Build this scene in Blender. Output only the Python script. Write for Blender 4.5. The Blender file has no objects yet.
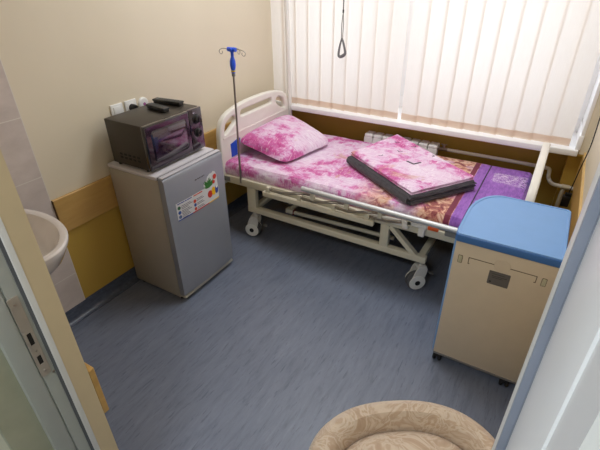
import bpy, bmesh, math, random
from mathutils import Vector, Matrix, noise
random.seed(7)
C = bpy.context.scene
COL = C.collection
PI = math.pi

# ------------------------------------------------------------------ helpers
def lin(c):
    c /= 255.0
    return c / 12.92 if c <= 0.04045 else ((c + 0.055) / 1.055) ** 2.4
def rgb(r, g, b): return (lin(r), lin(g), lin(b), 1.0)

class N:
    """small node-graph helper"""
    def __init__(s, name):
        s.m = bpy.data.materials.new(name); s.m.use_nodes = True
        s.t = s.m.node_tree; s.n = s.t.nodes; s.l = s.t.links
        s.b = s.n['Principled BSDF']
    def add(s, typ, **kw):
        n = s.n.new(typ)
        for k, v in kw.items():
            if k[0] == '_': n.inputs[int(k[1:])].default_value = v
            else: setattr(n, k, v)
        return n
    def link(s, a, b): s.l.new(a, b)
    def coord(s, scale=(1, 1, 1), rot=(0, 0, 0), loc=(0, 0, 0)):
        tc = s.add('ShaderNodeTexCoord'); mp = s.add('ShaderNodeMapping')
        mp.inputs['Scale'].default_value = scale; mp.inputs['Rotation'].default_value = rot
        mp.inputs['Location'].default_value = loc
        s.link(tc.outputs['Object'], mp.inputs['Vector']); return mp.outputs['Vector']
    def noise(s, vec, scale, detail=4, rough=.5, dist=0):
        n = s.add('ShaderNodeTexNoise'); n.inputs['Scale'].default_value = scale
        n.inputs['Detail'].default_value = detail; n.inputs['Roughness'].default_value = rough
        n.inputs['Distortion'].default_value = dist
        s.link(vec, n.inputs['Vector']); return n.outputs['Fac']
    def ramp(s, fac, stops):
        r = s.add('ShaderNodeValToRGB'); e = r.color_ramp.elements
        while len(e) < len(stops): e.new(.5)
        for i, (p, c) in enumerate(stops):
            e[i].position = p; e[i].color = c if len(c) == 4 else (*c, 1)
        s.link(fac, r.inputs['Fac']); return r.outputs['Color']
    def mix(s, fac, a, b, mode='MIX'):
        m = s.add('ShaderNodeMix', data_type='RGBA', blend_type=mode)
        for sock, v in ((m.inputs[0], fac), (m.inputs[6], a), (m.inputs[7], b)):
            if hasattr(v, 'is_linked') or hasattr(v, 'links'): s.link(v, sock)
            else: sock.default_value = v
        return m.outputs[2]
    def math(s, op, a, b=0.0, clamp=False):
        m = s.add('ShaderNodeMath', operation=op); m.use_clamp = clamp
        for sock, v in ((m.inputs[0], a), (m.inputs[1], b)):
            if hasattr(v, 'links'): s.link(v, sock)
            else: sock.default_value = v
        return m.outputs[0]
    def sep(s, vec):
        m = s.add('ShaderNodeSeparateXYZ'); s.link(vec, m.inputs[0]); return m.outputs
    def band(s, v, lo, hi, soft=.002):
        a = s.math('DIVIDE', s.math('SUBTRACT', v, lo), soft, True)
        b = s.math('DIVIDE', s.math('SUBTRACT', hi, v), soft, True)
        return s.math('MULTIPLY', a, b)
    def color(s, c):
        if hasattr(c, 'links'): s.link(c, s.b.inputs['Base Color'])
        else: s.b.inputs['Base Color'].default_value = c
        return s
    def rough(s, r):
        if hasattr(r, 'links'): s.link(r, s.b.inputs['Roughness'])
        else: s.b.inputs['Roughness'].default_value = r
        return s
    def bump(s, h, strength=.2, dist=.002):
        b = s.add('ShaderNodeBump'); b.inputs['Strength'].default_value = strength
        b.inputs['Distance'].default_value = dist
        s.link(h, b.inputs['Height']); s.link(b.outputs[0], s.b.inputs['Normal']); return s

def plain(name, c, rough=.5, metal=0, var=.06, vs=14, bump=0, coat=0, spec=None):
    n = N(name); v = n.coord()
    f = n.noise(v, vs, 3)
    a = tuple(x * (1 - var) for x in c[:3]); b = tuple(min(1, x * (1 + var)) for x in c[:3])
    n.color(n.ramp(f, [(.3, a), (.7, b)])).rough(rough)
    n.b.inputs['Metallic'].default_value = metal
    if coat: n.b.inputs['Coat Weight'].default_value = coat
    if spec is not None: n.b.inputs['Specular IOR Level'].default_value = spec
    if bump: n.bump(n.noise(v, 120, 3), bump, .002)
    return n.m

def new_bm(): return bmesh.new()
def box(bm, x0, x1, y0, y1, z0, z1, M=None, bev=0, seg=2):
    t = bmesh.new()
    bmesh.ops.create_cube(t, size=1)
    for v in t.verts:
        v.co = Vector(((x0 + x1) / 2 + v.co.x * (x1 - x0), (y0 + y1) / 2 + v.co.y * (y1 - y0), (z0 + z1) / 2 + v.co.z * (z1 - z0)))
    if bev: bmesh.ops.bevel(t, geom=t.edges[:], offset=bev, segments=seg, affect='EDGES', profile=.5)
    merge(bm, t, M)
def merge(bm, t, M=None):
    if M is not None: bmesh.ops.transform(t, matrix=M, verts=t.verts)
    me = bpy.data.meshes.new('t'); t.to_mesh(me); t.free(); bm.from_mesh(me); bpy.data.meshes.remove(me)
def tube(bm, pts, r, seg=12, cap=True):
    pts = [Vector(p) for p in pts]; rr = r if isinstance(r, (list, tuple)) else [r] * len(pts)
    t = bmesh.new(); rings = []; prev = None
    for i, p in enumerate(pts):
        if i == 0: d = pts[1] - p
        elif i == len(pts) - 1: d = p - pts[i - 1]
        else: d = (pts[i + 1] - p).normalized() + (p - pts[i - 1]).normalized()
        d.normalize()
        if prev is None:
            a = Vector((0, 0, 1)) if abs(d.z) < .9 else Vector((1, 0, 0))
            u = d.cross(a).normalized()
        else:
            u = (prev - d * prev.dot(d)).normalized()
        prev = u; w = d.cross(u)
        rings.append([t.verts.new(p + (u * math.cos(2 * PI * k / seg) + w * math.sin(2 * PI * k / seg)) * rr[i]) for k in range(seg)])
    for a, b in zip(rings, rings[1:]):
        for k in range(seg): t.faces.new((a[k], a[(k + 1) % seg], b[(k + 1) % seg], b[k]))
    if cap: t.faces.new(rings[0][::-1]); t.faces.new(rings[-1])
    bmesh.ops.recalc_face_normals(t, faces=t.faces)
    merge(bm, t)
def smooth_path(pts, n=6):
    P = [Vector(p) for p in pts]; out = []
    for i in range(len(P) - 1):
        a, b, c, d = P[max(i - 1, 0)], P[i], P[i + 1], P[min(i + 2, len(P) - 1)]
        for k in range(n):
            t = k / n
            out.append(.5 * ((2 * b) + (c - a) * t + (2 * a - 5 * b + 4 * c - d) * t * t + (3 * b - a - 3 * c + d) * t ** 3))
    out.append(P[-1]); return out
def cyl(bm, p0, p1, r, seg=20): tube(bm, [p0, p1], r, seg)
def lathe(bm, prof, M=None, seg=28, sx=1, sy=1):
    t = bmesh.new(); rings = []
    for r, z in prof:
        rings.append([t.verts.new((r * sx * math.cos(2 * PI * k / seg), r * sy * math.sin(2 * PI * k / seg), z)) for k in range(seg)])
    for a, b in zip(rings, rings[1:]):
        for k in range(seg): t.faces.new((a[k], a[(k + 1) % seg], b[(k + 1) % seg], b[k]))
    t.faces.new(rings[0][::-1]); t.faces.new(rings[-1])
    bmesh.ops.recalc_face_normals(t, faces=t.faces)
    merge(bm, t, M)
def plate(bm, outer, holes, thick, bev, M):
    """flat outline with holes (u,v), extruded by thick about the plane, rounded edges"""
    cu = bpy.data.curves.new('c', 'CURVE'); cu.dimensions = '2D'; cu.fill_mode = 'BOTH'
    for pts in [outer] + holes:
        sp = cu.splines.new('POLY'); sp.points.add(len(pts) - 1); sp.use_cyclic_u = True
        for q, (a, b) in zip(sp.points, pts): q.co = (a, b, 0, 1)
    cu.extrude = thick / 2 - bev; cu.bevel_depth = bev; cu.bevel_resolution = 3; cu.offset = -bev
    o = bpy.data.objects.new('c', cu); COL.objects.link(o)
    dg = bpy.context.evaluated_depsgraph_get(); dg.update()
    me = bpy.data.meshes.new_from_object(o.evaluated_get(dg)); me.transform(M)
    bm.from_mesh(me); bpy.data.objects.remove(o); bpy.data.curves.remove(cu); bpy.data.meshes.remove(me)
def round_poly(pts, n=4, closed=True):
    P = [Vector((a, b, 0)) for a, b in pts]; L = len(P); out = []
    for i in range(L):
        a, b, c, d = P[i - 1], P[i], P[(i + 1) % L], P[(i + 2) % L]
        for k in range(n):
            t = k / n
            q = .5 * ((2 * b) + (c - a) * t + (2 * a - 5 * b + 4 * c - d) * t * t + (3 * b - a - 3 * c + d) * t ** 3)
            out.append((q.x, q.y))
    return out
def rrect(x0, x1, y0, y1, r, n=5):
    out = []
    for cx, cy, a in ((x1 - r, y1 - r, 0), (x0 + r, y1 - r, 90), (x0 + r, y0 + r, 180), (x1 - r, y0 + r, 270)):
        for k in range(n + 1):
            t = math.radians(a + 90 * k / n); out.append((cx + r * math.cos(t), cy + r * math.sin(t)))
    return out

def obj(name, bm, mat, parent=None, smooth=True, origin=None, label=None):
    """link a bmesh given in world coordinates as ONE mesh object"""
    me = bpy.data.meshes.new(name)
    org = Vector((0, 0, 0))
    if parent is not None:
        p = parent
        while p is not None: org += p.location; p = p.parent
    elif origin is not None: org = Vector(origin)
    bmesh.ops.translate(bm, verts=bm.verts, vec=-org)
    bm.to_mesh(me); bm.free()
    o = bpy.data.objects.new(name, me); COL.objects.link(o)
    for mm in (mat if isinstance(mat, (list, tuple)) else [mat]): me.materials.append(mm)
    if parent is not None: o.parent = parent
    elif origin is not None: o.location = org
    if smooth:
        for p in me.polygons: p.use_smooth = True
        try: me.set_sharp_from_angle(angle=math.radians(35))
        except Exception: pass
    if label: o['label'] = label
    return o
def tag(o, label, cat, group=None):
    o['label'] = label; o['category'] = cat
    if group: o['group'] = group
    return o
def thing(name, label, cat, loc, group=None):
    o = bpy.data.objects.new(name, None); COL.objects.link(o); o.location = loc
    return tag(o, label, cat, group)
def struct(name, bm, mat, smooth=False, parent=None):
    o = obj(name, bm, mat, parent, smooth)
    if parent is None: o['kind'] = 'structure'
    return o
def sbox(name, mat, *b):
    bm = new_bm(); box(bm, *b); return struct(name, bm, mat)

# ------------------------------------------------------------------ materials
XL, XR, YW, YN = -2.13, 0.225, 3.13, 0.42      # left wall, right wall, window wall, door wall (room faces)

def wall_mat():
    n = N('two tone wall paint'); v = n.coord(); z = n.sep(v)[2]
    f = n.noise(v, 1.2, 3); g = n.noise(v, 60, 4)
    cream = n.ramp(f, [(.3, rgb(219, 208, 186)), (.7, rgb(225, 214, 193))])
    must = n.ramp(f, [(.3, rgb(186, 152, 66)), (.7, rgb(194, 160, 72))])
    n.color(n.mix(n.band(z, -1, .75, .001), cream, must)).rough(.55).bump(g, .08, .001)
    return n.m
M_wall = wall_mat()
M_cream = plain('cream wall paint', rgb(208, 190, 156), .55, var=.02)
M_ceil = plain('white ceiling paint', rgb(232, 230, 224), .8, var=.02)
M_white = plain('white window plastic', rgb(250, 250, 252), .3, var=.01)
def floor_mat():
    n = N('blue grey streaked linoleum')
    v = n.coord((1, 1, 1), (0, 0, math.radians(-24)))
    vs = n.coord((10, 1.6, 1), (0, 0, math.radians(-14)))
    a = n.noise(vs, 3.2, 8, .68, .6)
    vs2 = n.coord((26, 3.4, 1), (0, 0, math.radians(-20)))
    b = n.noise(vs2, 3, 5, .6, .3)
    c = n.noise(v, 3, 3)
    base = n.ramp(a, [(.26, rgb(92, 98, 114)), (.46, rgb(110, 117, 134)), (.60, rgb(117, 124, 141)), (.78, rgb(130, 136, 152))])
    base = n.mix(n.ramp(b, [(.33, (.8, .8, .8)), (.42, (0, 0, 0))]), base, rgb(84, 90, 108))
    base = n.mix(n.ramp(n.noise(vs2, 6, 5, .7), [(.60, (0, 0, 0)), (.70, (.55, .55, .55))]), base, rgb(134, 143, 160))
    n.color(n.mix(.18, base, n.ramp(c, [(.3, rgb(90, 98, 116)), (.7, rgb(122, 131, 150))])))
    n.rough(n.ramp(a, [(.3, (.34,) * 3), (.7, (.46,) * 3)])).bump(a, .06, .001)
    return n.m
M_floor = floor_mat()
def base_mat():
    n = N('dark linoleum cove'); v = n.coord((3, 3, 6))
    n.color(n.ramp(n.noise(v, 9, 6, .65), [(.3, rgb(66, 73, 88)), (.6, rgb(86, 94, 112)), (.8, rgb(100, 108, 126))])).rough(.33)
    return n.m
M_base = base_mat()
def tile_mat():
    n = N('lilac grey wall tile'); v = n.coord(); s = n.sep(v)
    zz = n.math('ADD', n.math('FRACT', n.math('DIVIDE', n.math('ADD', s[2], .005), .3)), 0)
    gz = n.math('LESS_THAN', zz, .014)
    yy = n.math('FRACT', n.math('DIVIDE', n.math('SUBTRACT', 1.027 + .6, s[1]), .6))
    gy = n.math('LESS_THAN', yy, .006)
    g = n.math('MAXIMUM', gz, gy)
    vv = n.coord((1, 1, 2))
    body = n.ramp(n.noise(vv, 7, 5, .6), [(.3, rgb(196, 184, 178)), (.7, rgb(212, 200, 194))])
    n.color(n.mix(g, body, rgb(222, 216, 208))).rough(n.mix(g, (.3,) * 3 + (1,), (.8,) * 3 + (1,)))
    n.bump(n.math('SUBTRACT', 1.0, g), .4, .002)
    return n.m
M_tile = tile_mat()
def board_mat(name, a, b, sc=(14, 2.2, 14)):
    n = N(name); v = n.coord(sc)
    n.color(n.ramp(n.noise(v, 2.2, 6, .6, .4), [(.3, a), (.7, b)])).rough(.42)
    return n.m
M_board = board_mat('golden laminate board', rgb(186, 146, 82), rgb(200, 161, 95))
M_bed = plain('cream enamelled steel', rgb(213, 206, 184), .38, var=.02)
M_abs = plain('ivory moulded plastic', rgb(232, 228, 220), .35, var=.015)
M_blue = plain('royal blue plastic', rgb(38, 82, 196), .4, var=.04)
M_steel = plain('brushed stainless steel', rgb(170, 163, 155), .28, 1, var=.08)
M_alu = plain('satin aluminium', rgb(200, 200, 200), .42, .55, var=.04)
M_greyp = plain('grey plastic', rgb(128, 126, 122), .5)
M_black = plain('black plastic', rgb(26, 25, 27), .38, var=.1)
M_rubber = plain('black rubber', rgb(22, 22, 24), .7, var=.1)
M_dark = plain('dark steel mesh', rgb(60, 58, 54), .7)
M_pipe = plain('yellowed white pipe enamel', rgb(216, 206, 182), .4, var=.05)
M_poly = plain('white polymer pipe', rgb(226, 224, 216), .45, var=.02)

def print_mat(name, off=(0, 0, 0), sheet=False, birds=()):
    """pink paint splash print; the sheet adds an ochre band, a maroon stripe and a violet foot end"""
    n = N(name); v = n.coord((1, 1, 1), (0, 0, 0), off)
    big = n.noise(v, 3.3, 5, .62, .35)
    mid = n.noise(v, 16, 6, .72, .2)
    st = n.noise(n.coord((5, 38, 5), (0, 0, .12), off), 3.4, 5, .7)
    st2 = n.noise(n.coord((46, 9, 9), (0, 0, .1), off), 2.4, 4, .7)
    m = n.math('ADD', n.math('MULTIPLY', big, .74), n.math('ADD', n.math('MULTIPLY', mid, .30), n.math('MULTIPLY', st, .13)))
    col = n.ramp(m, [(.44, rgb(234, 218, 234)), (.57, rgb(226, 196, 221)), (.605, rgb(217, 154, 200)), (.635, rgb(204, 96, 162)), (.69, rgb(188, 60, 136)), (.77, rgb(130, 38, 100))])
    col = n.mix(n.ramp(st, [(.52, (0, 0, 0)), (.60, (.5, .5, .5))]), col, rgb(190, 124, 180))
    col = n.mix(n.ramp(st2, [(.34, (.6,) * 3), (.44, (0, 0, 0))]), col, rgb(247, 236, 243))
    # ochre brush marks
    om = n.noise(n.coord((1, 1, 1), (0, 0, .5), (off[0] + 5, off[1] + 3, 0)), 4.2, 4, .5, .8)
    om = n.ramp(om, [(.66, (0, 0, 0)), (.71, (.6,) * 3)])
    col = n.mix(om, col, n.ramp(st, [(.4, rgb(214, 176, 150)), (.6, rgb(186, 132, 104))]))
    if sheet:
        s = n.sep(n.coord()); x, y = s[0], s[1]
        # sandstone picture near the foot: maroon and ochre
        zone = n.math('MULTIPLY', n.math('ADD', n.math('DIVIDE', n.math('ADD', x, .62), .25), n.math('MULTIPLY', n.math('SUBTRACT', big, .5), 2.4), False), 1.0, True)
        nearf = n.math('DIVIDE', n.math('SUBTRACT', x, -.98), .22, True)
        wob = n.noise(n.coord((9, 9, 9)), 1.6, 5, .65, 1.2)
        sand = n.ramp(wob, [(.36, rgb(116, 44, 60)), (.45, rgb(170, 96, 88)), (.53, rgb(216, 166, 140)), (.62, rgb(231, 200, 178)), (.72, rgb(160, 60, 96))])
        col = n.mix(n.math('MULTIPLY', nearf, n.ramp(n.noise(n.coord((3, 3, 3), (0, 0, 0), (1, 2, 0)), 1.6, 4), [(.36, (0, 0, 0)), (.46, (1, 1, 1))])), col, sand)
        vio = n.ramp(n.noise(n.coord((30, 8, 8)), 2, 5, .7), [(.35, rgb(132, 78, 168)), (.6, rgb(160, 104, 194)), (.8, rgb(184, 134, 210))])
        # pale lettering-like lace scribble across the violet panel, dark bird strokes beside it
        lace = n.noise(n.coord((16, 44, 10)), 2.2, 3, .8, 1.5)
        lz = n.math('MULTIPLY', n.band(y, 2.76, 2.94, .02), n.band(x, -.25, -.04, .01))
        vio = n.mix(n.math('MULTIPLY', lz, n.ramp(lace, [(.51, (0, 0, 0)), (.55, (.95,) * 3)])), vio, rgb(232, 212, 236))
        edge = n.math('MULTIPLY', n.band(x, -.09, -.015, .02), n.ramp(n.noise(n.coord((20, 26, 5)), 2, 3, .7, .8), [(.56, (0, 0, 0)), (.6, (.85,) * 3)]))
        vio = n.mix(edge, vio, rgb(70, 30, 100))
        col = n.mix(n.band(x, -.355, 5, .003), col, vio)
        col = n.mix(n.band(x, -.39, -.355, .003), col, rgb(122, 44, 68))
        col = n.mix(n.band(x, -.294, -.284, .002), col, rgb(40, 22, 48))
    if birds:
        tc = n.coord(); s = n.sep(tc); x, y = s[0], s[1]
        for (ax, ay, bx, by, w) in birds:
            dx, dy = bx - ax, by - ay; L2 = dx * dx + dy * dy
            px = n.math('SUBTRACT', x, ax); py = n.math('SUBTRACT', y, ay)
            t = n.math('DIVIDE', n.math('ADD', n.math('MULTIPLY', px, dx), n.math('MULTIPLY', py, dy)), L2, True)
            ex = n.math('SUBTRACT', px, n.math('MULTIPLY', t, dx)); ey = n.math('SUBTRACT', py, n.math('MULTIPLY', t, dy))
            d = n.math('SQRT', n.math('ADD', n.math('MULTIPLY', ex, ex), n.math('MULTIPLY', ey, ey)))
            col = n.mix(n.math('LESS_THAN', d, w), col, rgb(52, 34, 58))
    weave = n.noise(n.coord((1, 1, 1)), 260, 2)
    n.color(col).rough(.85).bump(n.math('ADD', weave, n.math('MULTIPLY', n.noise(v, 11, 4), 5)), .35, .004)
    n.b.inputs['Sheen Weight'].default_value = .15
    return n.m

# ------------------------------------------------------------------ the room
sbox('floor', M_floor, -2.6, .6, -1.7, 3.6, -.05, 0)
sbox('ceiling', M_ceil, -2.6, .6, -1.7, 3.6, 2.75, 2.85)
sbox('wall_left', M_wall, XL - .12, XL, YN - .05, 3.32, 0, 2.75)
sbox('wall_right', M_wall, XR, XR + .12, YN - .05, 3.32, 0, 2.75)
# window wall: low wall behind the radiator niche, pier at its right end, band above the window
bm = new_bm()
box(bm, XL, XR, 3.24, 3.32, 0, .74); box(bm, XL - .12, XR, 3.32, 3.56, 0, .77)
struct('wall_back', bm, M_wall); bm = new_bm()
box(bm, .138, XR, YW - .02, 3.24, 0, .735)
box(bm, .185, XR + .12, 3.075, 3.56, .735, 2.75); box(bm, XL - .12, XL, 3.32, 3.56, .735, 2.75)
box(bm, XL - .12, .185, YW, 3.56, 2.5, 2.75)
struct('wall_back_upper', bm, M_wall)
# door wall: left stretch beside the opening, right stub, lintel
bm = new_bm()
box(bm, XL, -1.0, .368, YN, 0, 2.75)
box(bm, .078, XR, .30, YN, 0, 2.75)
box(bm, -1.0, .037, .25, YN, 2.12, 2.75)
struct('wall_front', bm, M_cream)
# corridor behind the camera
M_corr = plain('corridor wall paint', rgb(206, 204, 186), .6, var=.02)
bm = new_bm()
box(bm, -2.6, -1.045, .18, .368, 0, 2.75); box(bm, .075, .6, .18, .395, 0, 2.75)
box(bm, -1.045, .075, .18, .25, 2.12, 2.75)
struct('wall_corridor_door_side', bm, M_corr)
sbox('wall_corridor_far', M_corr, -2.6, .6, -1.75, -1.65, 0, 2.75)
sbox('wall_corridor_left', M_corr, -2.7, -2.6, -1.7, .368, 0, 2.75)
sbox('wall_corridor_right', M_corr, .6, .7, -1.7, .368, 0, 2.75)

# coved skirting
def cove(name, p0, p1, inward, h=.095):
    bm = new_bm(); prof = [(0, h), (.004, h), (.005, .04), (.010, .02), (.020, .009), (.036, .004), (.036, 0), (0, 0)]
    p0, p1, i = Vector(p0), Vector(p1), Vector(inward)
    ra = [bm.verts.new(p0 + i * a + Vector((0, 0, b))) for a, b in prof]
    rb = [bm.verts.new(p1 + i * a + Vector((0, 0, b))) for a, b in prof]
    L = len(prof)
    for k in range(L): bm.faces.new((ra[k], ra[(k + 1) % L], rb[(k + 1) % L], rb[k]))
    bm.faces.new(ra); bm.faces.new(rb[::-1]); bmesh.ops.recalc_face_normals(bm, faces=bm.faces)
    return struct(name, bm, M_base, True)
cove('baseboard_left', (XL, YN, 0), (XL, 3.24, 0), (1, 0, 0))
cove('baseboard_back', (XL, 3.24, 0), (.138, 3.24, 0), (0, -1, 0))
cove('baseboard_right', (XR, YN, 0), (XR, YW - .02, 0), (-1, 0, 0))
cove('baseboard_front', (XL, YN, 0), (-1.0, YN, 0), (0, 1, 0))

# tiled strip beside the basin
sbox('trim_1', M_tile, XL, XL + .007, YN, 1.027, .095, 2.75)
# laminate bumper boards
def board(name, *b):
    bm = new_bm(); box(bm, *b, bev=.002, seg=1); return struct(name, bm, M_board)
board('trim_2', XL, XL + .018, 1.031, 3.24, .56, .757)
board('trim_3', XR - .012, XR, .44, YW - .02, .56, .76)
board('trim_4', XL, -1.001, YN, YN + .02, .56, .76)
M_edge = plain('dark board edge', rgb(92, 66, 36), .6)
sbox('trim_5', M_edge, XL, XL + .0175, 1.0285, 1.031, .56, .757)
sbox('trim_6', plain('light board top edge', rgb(206, 172, 112), .45), XR - .0125, XR, .44, YW - .02, .76, .766)

# ------------------------------------------------------------------ window
def window():
    w = bpy.data.objects.new('window_1', None); COL.objects.link(w); w['kind'] = 'structure'; w.location = (-1, 3.2, .78)
    bm = new_bm()
    box(bm, XL, .185, 3.44, 3.50, .77, .87, bev=.004)
    box(bm, XL, .185, 3.44, 3.50, 2.43, 2.5, bev=.004)
    for x in (XL + .03, -1.10, .15): box(bm, x - .035, x + .035, 3.44, 3.50, .87, 2.43, bev=.004)
    obj('window_frame', bm, M_white, w)
    for a, b in ((XL + .065, -1.135), (-1.065, .115)):
        bm = new_bm()
        for q in ((a, b, .87, .93), (a, b, 2.37, 2.43), (a, a + .055, .93, 2.37), (b - .055, b, .93, 2.37)):
            box(bm, q[0], q[1], 3.425, 3.48, q[2], q[3], bev=.004)
        s = obj('window_sash', bm, M_white, w)
        n = N('window glass'); n.n.remove(n.b)
        tr = n.add('ShaderNodeBsdfTransparent'); gl = n.add('ShaderNodeBsdfGlossy'); gl.inputs['Roughness'].default_value = .02
        mx = n.add('ShaderNodeMixShader'); mx.inputs[0].default_value = .06
        n.link(tr.outputs[0], mx.inputs[1]); n.link(gl.outputs[0], mx.inputs[2]); n.link(mx.outputs[0], n.n['Material Output'].inputs[0])
        bm = new_bm(); box(bm, a + .055, b - .055, 3.45, 3.462, .93, 2.37)
        obj('pane', bm, n.m, s, False)
    bm = new_bm()
    box(bm, -1.925, .18, 3.052, 3.45, .735, .776, bev=.006, seg=3); box(bm, XL, -1.925, 3.108, 3.45, .735, .776, bev=.003)
    obj('window_sill', bm, M_white, w)
    bm = new_bm()      # white plastic reveal strip at the right of the blinds
    box(bm, .158, .186, 3.068, 3.45, .776, .865, bev=.003); box(bm, .166, .186, 3.072, 3.45, .865, 2.5, bev=.003)
    obj('reveal_strip', bm, M_white, w)
window()

def blind_mat():
    n = N('translucent cream blind fabric'); n.n.remove(n.b)
    v = n.coord((1, 1, 1)); f = n.noise(n.coord((30, 30, 4)), 6, 3)
    c = n.ramp(f, [(.3, rgb(246, 238, 228)), (.7, rgb(250, 244, 236))])
    d = n.add('ShaderNodeBsdfDiffuse'); t = n.add('ShaderNodeBsdfTranslucent')
    n.link(c, d.inputs[0]); t.inputs[0].default_value = (.86, .80, .75, 1)
    mx = n.add('ShaderNodeMixShader'); mx.inputs[0].default_value = .55
    n.link(d.outputs[0], mx.inputs[1]); n.link(t.outputs[0], mx.inputs[2])
    n.link(mx.outputs[0], n.n['Material Output'].inputs[0]); return n.m
M_blind = blind_mat()
def make_blind(label, xs):
    t = thing('vertical_blind', label, 'window blind', (sum(xs) / len(xs), 3.11, .782), 'vertical blinds across the window')
    bm = new_bm(); hem = new_bm()
    for x in xs:
        a = math.radians(6 + random.uniform(-1.5, 1.5)); w = .0625; y = 3.112 + random.uniform(-.001, .001)
        for b_, z0, z1, off in ((bm, .79, 2.42, 0), (hem, .779, .828, -.0012)):
            n = 6
            rows = []
            for z in (z0, z1):
                rows.append([b_.verts.new((x + w * math.cos(a) * u, y + off - w * math.sin(a) * u - .002 * (1 - u * u), z)) for u in [-1 + 2 * i / n for i in range(n + 1)]])
            for i in range(n): b_.faces.new((rows[0][i], rows[0][i + 1], rows[1][i + 1], rows[1][i]))
    obj('slat_panel', bm, M_blind, t)
    n = N('tan weighted hem'); n.n.remove(n.b)
    d = n.add('ShaderNodeBsdfDiffuse'); d.inputs[0].default_value = rgb(238, 222, 208)
    tt = n.add('ShaderNodeBsdfTranslucent'); tt.inputs[0].default_value = rgb(232, 208, 188)
    mx = n.add('ShaderNodeMixShader'); mx.inputs[0].default_value = .5
    n.link(d.outputs[0], mx.inputs[1]); n.link(tt.outputs[0], mx.inputs[2]); n.link(mx.outputs[0], n.n['Material Output'].inputs[0])
    obj('bottom_hem', hem, n.m, t, label='tan weighted hem strip')
    bm = new_bm(); box(bm, min(xs) - .06, max(xs) + .06, 3.095, 3.135, 2.42, 2.46, bev=.004); obj('headrail', bm, M_white, t)
make_blind('cream vertical blind left of the gap, beside the headboard', [-2.066 + .11 * k for k in range(10)])
make_blind('cream vertical blind right of the gap, above the bed foot', [-.929 + .11 * k for k in range(10)])

bc = thing('pull_strap', 'thin grey strap with a loop handle hanging in front of the blinds', 'strap', (-1.46, 3.045, 1.19))
bm = new_bm()
tube(bm, [(-1.463, 3.045, 2.42), (-1.466, 3.045, 1.50)], .0048, 8)
tube(bm, [(-1.466, 3.045, 1.50), (-1.474, 3.045, 1.42), (-1.474, 3.045, 1.325)], .003, 8)
tube(bm, [(-1.466, 3.045, 1.50), (-1.461, 3.045, 1.42), (-1.464, 3.045, 1.325)], .003, 8)
obj('strap', bm, M_greyp, bc)
bm = new_bm(); box(bm, -1.471, -1.461, 3.04, 3.05, 1.488, 1.51, bev=.002); obj('buckle', bm, M_black, bc)
bm = new_bm()
tube(bm, smooth_path([(-1.469, 3.045, 1.325), (-1.484, 3.045, 1.27), (-1.492, 3.045, 1.21), (-1.476, 3.045, 1.196), (-1.444, 3.045, 1.214), (-1.440, 3.045, 1.235), (-1.455, 3.045, 1.29), (-1.469, 3.045, 1.325)], 4), [.006 + .006 * (1 - abs(i - 14) / 14) for i in range(29)], 8)
obj('loop_handle', bm, plain('grey strap plastic', rgb(120, 120, 122), .5), bc)

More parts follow.
